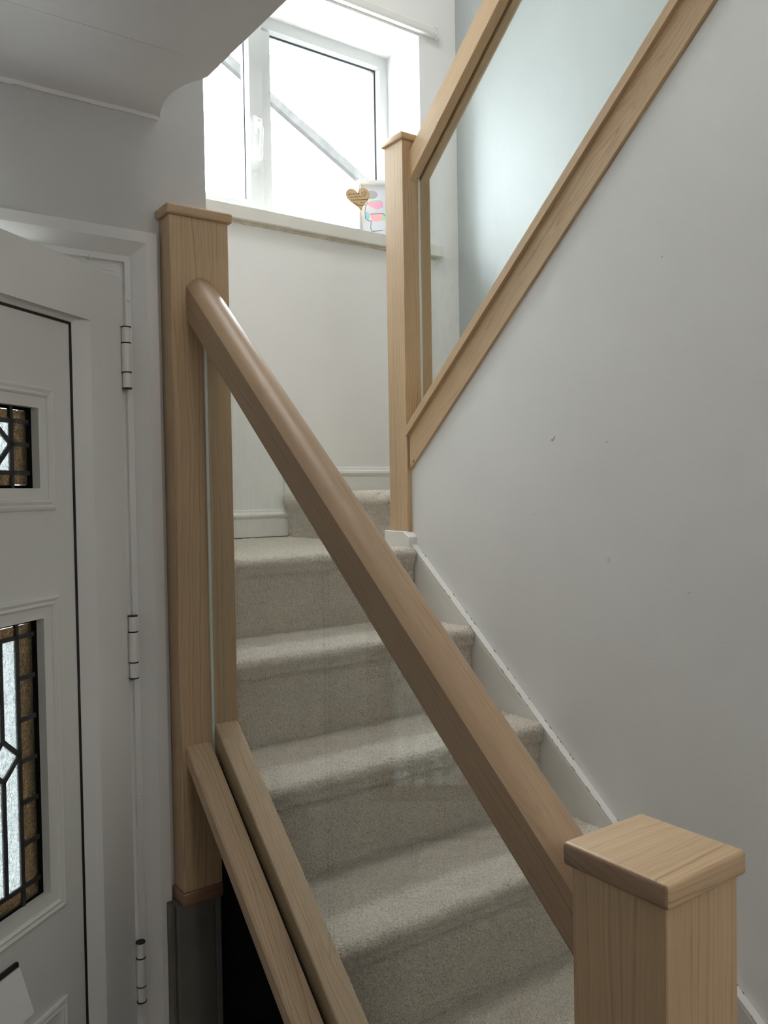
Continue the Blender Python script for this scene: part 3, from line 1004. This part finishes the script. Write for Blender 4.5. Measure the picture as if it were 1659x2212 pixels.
# ------------------------------------------------------------------ newel posts
LX0, LX1, LY0 = 0.6130, 0.7308, 1.5111
left = empty('newel_post', (0.672, LY0 + 0.03, F), 'tall oak newel post fixed beside the front door frame, on a dark collar', 'newel post')
lfoot = lambda o: [(LX0 - o, LY0 - o), (LX1 + o, LY0 - o), (LX1 + o, 1.629 + o), (XS + 0.001, 1.629 + o), (XS + 0.001, YD - 0.001), (LX0 - o, YD - 0.001)]
bm = bmesh.new(); pz_prism(bm, lfoot(0), -0.751, 0.5190); bevel_all(bm, 0.0012, 1)
mk('post', bm, M_oak_post, left)
bm = bmesh.new(); pz_prism(bm, lfoot(0.0075), 0.5190, 0.5375); bevel_all(bm, 0.004, 3)
mk('cap', bm, M_oak_cap, left, smooth=True, angle=50)
bm = bmesh.new(); pz_prism(bm, [(LX0 - 0.004, LY0 - 0.004), (LX1 + 0.002, LY0 - 0.004), (LX1 + 0.002, YD - 0.001), (LX0 - 0.004, YD - 0.001)], -0.776, -0.7511); bevel_all(bm, 0.003, 2)
mk('collar', bm, M_oak_dark, left, smooth=True, angle=50, label='dark brown collar')
bm = bmesh.new(); box(bm, 0.6010, 0.6780, 1.5160, YD - 0.001, F, -0.7762, 0.003); 
mk('painted_stub', bm, M_stub, left, label='old grey painted stub below the collar')
bm = bmesh.new(); box(bm, 0.5930, 0.6005, 1.5290, YD - 0.011, F, -0.7762, 0.001); 
mk('painted_batten', bm, M_stub, left)

BX0, BX1, BY0, BY1 = 0.6130, 0.7193, 0.4456, 0.5519
bot = empty('newel_post', (0.666, 0.4987, F), 'oak newel post at the foot of the stairs, nearest the viewer, with broad cap', 'newel post')
bm = bmesh.new(); box(bm, BX0, BX1, BY0, BY1, F, -0.3600, 0.0012, 1)
mk('post', bm, M_oak_post, bot)
bm = bmesh.new()
vs = box(bm, BX0 - 0.0065, BX1 + 0.0065, BY0 - 0.0065, BY1 + 0.0065, -0.3610, -0.3380)
bevel_all(bm, 0.0045, 4)
end_grain(mk('cap', bm, M_oak_cap, bot, smooth=True, angle=50))

TX0, TX1, TY0, TY1 = 1.5010, 1.6020, Y2, 2.0480
turn = empty('newel_post', (1.5515, 2.005, -0.1175), 'oak newel post at the turn of the stairs in front of the window wall', 'newel post')
bm = bmesh.new()
px = [(TX0, TY0), (TX1, TY0), (TX1, TY1), (TX0, TY1)]
pz_prism(bm, px, -0.1172, 1.0100)
bevel_all(bm, 0.0012, 1)
# the foot drops a little past the stub where the string slopes away
box(bm, TX0 + 0.0075, XE - 0.0006, TY0 - 0.0008, TY0 + 0.02, -0.1370, -0.10)
mk('post', bm, M_oak_post, turn)
bm = bmesh.new(); box(bm, TX0 - 0.007, TX1 + 0.007, TY0 - 0.007, TY1 + 0.007, 1.0102, 1.0290); bevel_all(bm, 0.0025, 2)
mk('cap', bm, M_oak_cap, turn, smooth=True, angle=50)

# ------------------------------------------------------------------ lower balustrade
S1R = 0.855
def round_rail(w, side, top, groove=0.0):
    """handrail section (dx, dz) with a domed top and rounded shoulders; vertical sizes are measured on the vertical cut"""
    h = w / 2
    pts = [(-h, 0.003), (-h + 0.003, 0.0)]
    if groove:
        pts += [(-groove, 0.0), (-groove, 0.014), (groove, 0.014), (groove, 0.0)]
    pts += [(h - 0.003, 0.0), (h, 0.003), (h, side)]
    n = 14
    for i in range(1, n):
        a = math.pi * i / n
        pts.append((h * (1 - 2 * i / n), side + top * (1 - abs(1 - 2 * i / n) ** 2.2)))
    pts.append((-h, side))
    return pts
GX = 0.6790
bm = bmesh.new()
prof = [(0.6745 + a, b) for a, b in round_rail(0.0610, 0.0665, 0.0190, 0.0045)]
rail_sweep(bm, prof, LY0 - 0.0002, BY1 + 0.0002, 0.3225, LY0, S1R)
mk('handrail', bm, M_oak_down, label='thick round-topped oak handrail sloping down from the post by the door', cat='handrail', smooth=True, angle=26)

S1B = 0.87
base = empty('base_rail', (GX, 1.03, so(0.56) - 0.1), 'grooved oak base rail under the lower glass panel, sloping to the bottom right', 'base rail')
ZL, ZR = -0.4735, -0.4420
bm = bmesh.new()
rail_sweep(bm, [(0.6235, -0.034), (0.6735, -0.034), (0.6735, -0.003), (0.6715, 0.0), (0.6275, 0.0), (0.6235, -0.004)], LY0 - 0.0002, BY1 + 0.0002, ZL, LY0, S1B)
mk('rail_strip', bm, M_oak_pine, base, label='coarse-grained strip on the door side')
bm = bmesh.new()
rail_sweep(bm, [(0.6815, -0.050), (0.7325, -0.050), (0.7325, -0.012), (0.7312, -0.005), (0.7262, 0.0), (0.6835, 0.0), (0.6815, -0.003)], LY0 - 0.0002, BY1 + 0.0002, ZR, LY0, S1B)
mk('rail_strip', bm, M_oak_pine, base, label='smoother strip on the stair side')
bm = bmesh.new()
rail_sweep(bm, [(0.6736, -0.05), (0.6814, -0.05), (0.6814, -0.025), (0.6736, -0.025)], LY0 - 0.0002, BY1 + 0.0002, ZL, LY0, S1B)
mk('rail_channel', bm, M_gasket, base)

def slanted_panel(x0, x1, ya, yb_, zt, st, zb, sb, yref):
    bm = bmesh.new()
    T = lambda y: zt + st * (y - yref); B = lambda y: zb + sb * (y - yref)
    px_prism(bm, [(ya, B(ya)), (yb_, B(yb_)), (yb_, T(yb_)), (ya, T(ya))], x0, x1)
    return bm
gp = empty('glass_panel', (0.678, 1.03, -0.9), 'clear glass panel between the lower handrail and base rail, before the carpeted steps', 'glass panel')
bm = slanted_panel(0.6748, 0.6802, 1.5070, 0.5535, 0.3330, S1R, -0.4990, S1B, LY0)
mk('sheet', bm, M_glass, gp)
bm = bmesh.new(); px_prism(bm, [(1.5072, -0.4990), (1.5106, -0.4990), (1.5106, 0.3200), (1.5072, 0.3200)], 0.6750, 0.6800)
mk('glass_edge', bm, M_edge_light, gp, label='pale strip for the light in the glass edge against the post')

# ------------------------------------------------------------------ upper balustrade
base2 = empty('base_rail', (1.55, 1.4, 0.06), 'oak base rail with a wide sloping fascia board along the top of the grey wall', 'base rail')
yE = 0.80
up_ = -S2
bm = bmesh.new()
rail_sweep(bm, [(1.4965, 0), (1.6000, 0), (1.6000, 0.030), (1.4985, 0.030), (1.4965, 0.028)], Y2 - 0.0002, yE, 0.1560, Y2, up_)
mk('rail_lip', bm, M_oak_up, base2)
bm = bmesh.new()
rail_sweep(bm, [(1.5080, -0.0985), (XE - 0.0006, -0.0985), (XE - 0.0006, -0.0002), (1.5080, -0.0002)], Y2 - 0.0040, yE, 0.1560, Y2, up_ - 0.006)
fas = mk('fascia_board', bm, M_oak_fascia, base2)
bm = bmesh.new()
px_prism(bm, [(1.9440, 0.0790), (1.9400, 0.0800), (1.9360, 0.0870), (1.9375, 0.0880)], 1.5072, 1.5081)
mk('knot_hole', bm, M_gasket, fas)
bm = bmesh.new()
for a in (1.4985 + 0.002,):
    rail_sweep(bm, [(1.553, 0.0302), (1.5552, 0.0302), (1.5552, 0.036), (1.553, 0.036)], Y2 - 0.0002, yE, 0.1560, Y2, up_)
    rail_sweep(bm, [(1.5620, 0.0302), (1.5642, 0.0302), (1.5642, 0.036), (1.5620, 0.036)], Y2 - 0.0002, yE, 0.1560, Y2, up_)
mk('glazing_bead', bm, M_oak_up, base2)

bm = bmesh.new()
rp = round_rail(0.066, 0.083, 0.020, 0.0055)
prof = [(1.5600 + a, b) for a, b in rp]
rail_sweep(bm, prof, Y2 - 0.0002, yE, 0.8975, Y2, -0.878)
mk('handrail', bm, M_oak_up, label='upper oak handrail rising from the turn newel, grooved underneath', cat='handrail', smooth=True, angle=40)
gp2 = empty('glass_panel', (1.56, 1.4, 0.17), 'large clear glass panel between the upper handrail and the fascia, before the pale wall', 'glass panel')
bm = slanted_panel(1.5570, 1.5625, Y2 - 0.0035, yE, 0.9080, -0.878, 0.1870, -S2, Y2)
mk('sheet', bm, M_glass, gp2)
bm = bmesh.new(); px_prism(bm, [(Y2 - 0.0034, 0.19), (Y2 - 0.0002, 0.19), (Y2 - 0.0002, 0.905), (Y2 - 0.0034, 0.905)], 1.5570, 1.5625)
mk('glass_edge', bm, M_edge_light, gp2, label='pale strip for the light in the glass edge against the turn newel')

# ------------------------------------------------------------------ things on the window sill
SZ = 1.0162
def arttex():
    m, nt, b = new_mat('abstract_print')
    return m
FXa, FXb, FYp = 1.9480, 2.1150, 2.850
pic = empty('picture_frame', (1.948, FYp, SZ), 'white box frame with an abstract pastel drawing on the window sill', 'picture')
H = 0.2300
bm = bmesh.new(); ring(bm, FXa, FXb, SZ, SZ + H, 0.013, 0.013, 0.013, 0.013, FYp - 0.012, FYp + 0.012, 0.004)
mk('frame', bm, M_trim, pic)
bm = bmesh.new(); box(bm, FXa + 0.0125, FXb - 0.0125, FYp + 0.004, FYp + 0.007, SZ + 0.0125, SZ + H - 0.0125)
art = mk('paper', bm, plain('pale_blue_paper', (0.58, 0.61, 0.66), 0.7), pic)
def blob(pts, col, dy, nm):
    bm = bmesh.new(); py_prism(bm, pts, FYp + 0.0038 - dy, FYp + 0.0040 - dy * 0)
    mk(nm, bm, plain(nm + '_ink', col, 0.8), art)
cx, z = 2.020, SZ
blob([(cx - .022 + .024 * math.cos(a) + .01, z + .176 + .017 * math.sin(a)) for a in [k * math.pi / 8 for k in range(16)]], (0.36, 0.37, 0.42), 0.0002, 'grey_patch')
blob([(cx - .028, z + .146), (cx + .03, z + .150), (cx + .034, z + .128), (cx + .008, z + .118), (cx - .026, z + .134)], (0.75, 0.36, 0.52), 0.0004, 'pink_band')
blob([(cx - .020, z + .152), (cx + .024, z + .156), (cx + .026, z + .150), (cx - .022, z + .147)], (0.35, 0.62, 0.42), 0.0006, 'green_band')
blob([(cx - .018, z + .098), (cx + .030, z + .101), (cx + .030, z + .073), (cx - .014, z + .071)], (0.78, 0.38, 0.42), 0.0004, 'rose_band')
blob([(cx - .036, z + .110), (cx - .028, z + .107), (cx - .022, z + .092), (cx - .026, z + .078), (cx - .036, z + .080)], (0.22, 0.55, 0.75), 0.0004, 'blue_patch')
blob([(cx + .031, z + .098), (cx + .05, z + .09), (cx + .05, z + .075), (cx + .031, z + .074)], (0.30, 0.62, 0.38), 0.0004, 'leaf_patch')
def inkline(pp, w=0.0009):
    bm = bmesh.new()
    for a, b in zip(pp, pp[1:]):
        a, b = Vector(a), Vector(b); t = (b - a).normalized(); n = Vector((-t.y, t.x)) * w
        py_prism(bm, [tuple(a + n), tuple(b + n), tuple(b - n), tuple(a - n)], FYp + 0.0030, FYp + 0.0038)
    mk('ink_line', bm, plain('dark_ink', (0.05, 0.05, 0.10), 0.8), art)
inkline([(cx - .027, z + .146), (cx - .036, z + .134), (cx - .040, z + .108), (cx - .038, z + .082), (cx - .027, z + .073), (cx - .015, z + .071), (cx - .018, z + .045), (cx - .014, z + .030), (cx + .03, z + .034)])
inkline([(cx - .018, z + .099), (cx + .031, z + .102), (cx + .050, z + .086)])
inkline([(cx - .006, z + .031), (cx - .002, z + .014)])

pic.rotation_euler = (0, 0, math.radians(-33))

# heart plaque hanging by twine from the corner of the picture frame
hc = (1.9150, 2.788, 1.1480)
HY = hc[1]
heart = empty('heart_plaque', (hc[0], HY, 1.122), 'small wooden heart with engraved script, hung on the corner of the sill picture', 'plaque')
hp = []
nh = 64
tilt = math.radians(13)
for i in range(nh):
    t = 2 * math.pi * i / nh
    x = 16 * math.sin(t) ** 3
    y = 13 * math.cos(t) - 5 * math.cos(2 * t) - 2 * math.cos(3 * t) - math.cos(4 * t)
    x, y = x / 32 * 0.116, (y + 2.5) / 29 * 0.088
    hp.append((hc[0] + x * math.cos(tilt) - y * math.sin(tilt), hc[2] + x * math.sin(tilt) + y * math.cos(tilt)))
bm = bmesh.new(); py_prism(bm, hp, HY - 0.0015, HY + 0.0015)
ho = mk('heart', bm, plain('pale_plywood', (0.66, 0.46, 0.25), 0.55, vary=0.08, vscale=30), heart)
M_burn = plain('burnt_engraving', (0.07, 0.035, 0.02), 0.9)
def text(s, x, z, size, par, shear=0.35):
    dx, dz = x - hc[0], z - hc[2]
    x, z = hc[0] + dx * math.cos(tilt) - dz * math.sin(tilt), hc[2] + dx * math.sin(tilt) + dz * math.cos(tilt)
    c = bpy.data.curves.new('lettering', 'FONT')
    c.body = s; c.size = size; c.shear = shear; c.extrude = 0.0001; c.resolution_u = 2
    c.align_x = 'CENTER'
    c.materials.append(M_burn)
    tmp = bpy.data.objects.new('tmp', c)
    me = bpy.data.meshes.new_from_object(tmp)
    bpy.data.objects.remove(tmp)
    me.materials.clear(); me.materials.append(M_burn)
    o = put('lettering', me, par, (x, HY - 0.0018, z))
    o.rotation_euler = (math.radians(90), math.radians(-tilt * 0) - tilt, 0)
    o.scale = (1.0, 1.15, 1)
    return o
text('Just so crazy totally', hc[0] - 0.020, hc[2] + 0.0200, 0.0070, ho)
text("I can't believe it's true", hc[0] - 0.010, hc[2] + 0.0085, 0.0070, ho)
text('My Best Friend is my Bridesmaid', hc[0] + 0.002, hc[2] - 0.0030, 0.0062, ho)
text('and my', hc[0] + 0.012, hc[2] - 0.0140, 0.0066, ho)
text('Bridesmaid is you', hc[0] + 0.007, hc[2] - 0.0235, 0.0058, ho)
def little_heart(x, z, s):
    bm = bmesh.new()
    pp = []
    for i in range(20):
        t = 2 * math.pi * i / 20
        pp.append((x + s * math.sin(t) ** 3, z + s * (13 * math.cos(t) - 5 * math.cos(2 * t) - 2 * math.cos(3 * t) - math.cos(4 * t)) / 16))
    for a, b in zip(pp, pp[1:] + pp[:1]):
        a, b = Vector(a), Vector(b); t = (b - a).normalized(); n = Vector((-t.y, t.x)) * 0.0004
        py_prism(bm, [tuple(a + n), tuple(b + n), tuple(b - n), tuple(a - n)], HY - 0.0020, HY - 0.0014)
    mk('engraved_heart', bm, M_burn, ho)
for (dx, dz, s) in ((0.020, 0.024, 0.006), (0.037, 0.024, 0.008), (0.029, 0.014, 0.004), (-0.026, -0.013, 0.006), (-0.016, -0.018, 0.006), (0.000, -0.038, 0.006)):
    little_heart(hc[0] + dx * math.cos(tilt) - dz * math.sin(tilt), hc[2] + dx * math.sin(tilt) + dz * math.cos(tilt), s * 0.85)
def cord(bm, pts, r, n=6):
    prev = None
    for i, p in enumerate(pts):
        p = Vector(p)
        t = (Vector(pts[min(i + 1, len(pts) - 1)]) - Vector(pts[max(i - 1, 0)])).normalized()
        a = t.cross(Vector((0, 1, 0.02))).normalized(); b = t.cross(a)
        cur = [bm.verts.new(p + a * r * math.cos(2 * math.pi * k / n) + b * r * math.sin(2 * math.pi * k / n)) for k in range(n)]
        if prev:
            for k in range(n):
                bm.faces.new((prev[k], prev[(k + 1) % n], cur[(k + 1) % n], cur[k]))
        prev = cur
bm = bmesh.new()
hx, hz = hc[0] + 0.006, hc[2] + 0.016
cord(bm, [(hx, HY - 0.0035, hz), (hx + 0.002, HY - 0.0045, hz + 0.012), (hx + 0.006, HY + 0.004, hz + 0.035), (1.9475, 2.828, 1.236), (1.9500, 2.838, 1.2482), (1.9550, 2.852, 1.2484), (1.9580, 2.864, 1.236)], 0.0010)
cord(bm, [(hx, HY - 0.0035, hz), (hx - 0.001, HY + 0.0035, hz + 0.004), (hx - 0.001, HY + 0.006, hz + 0.030), (1.9435, 2.832, 1.240), (1.9480, 2.842, 1.2480)], 0.0010)
mk('twine', bm, M_trim, heart)
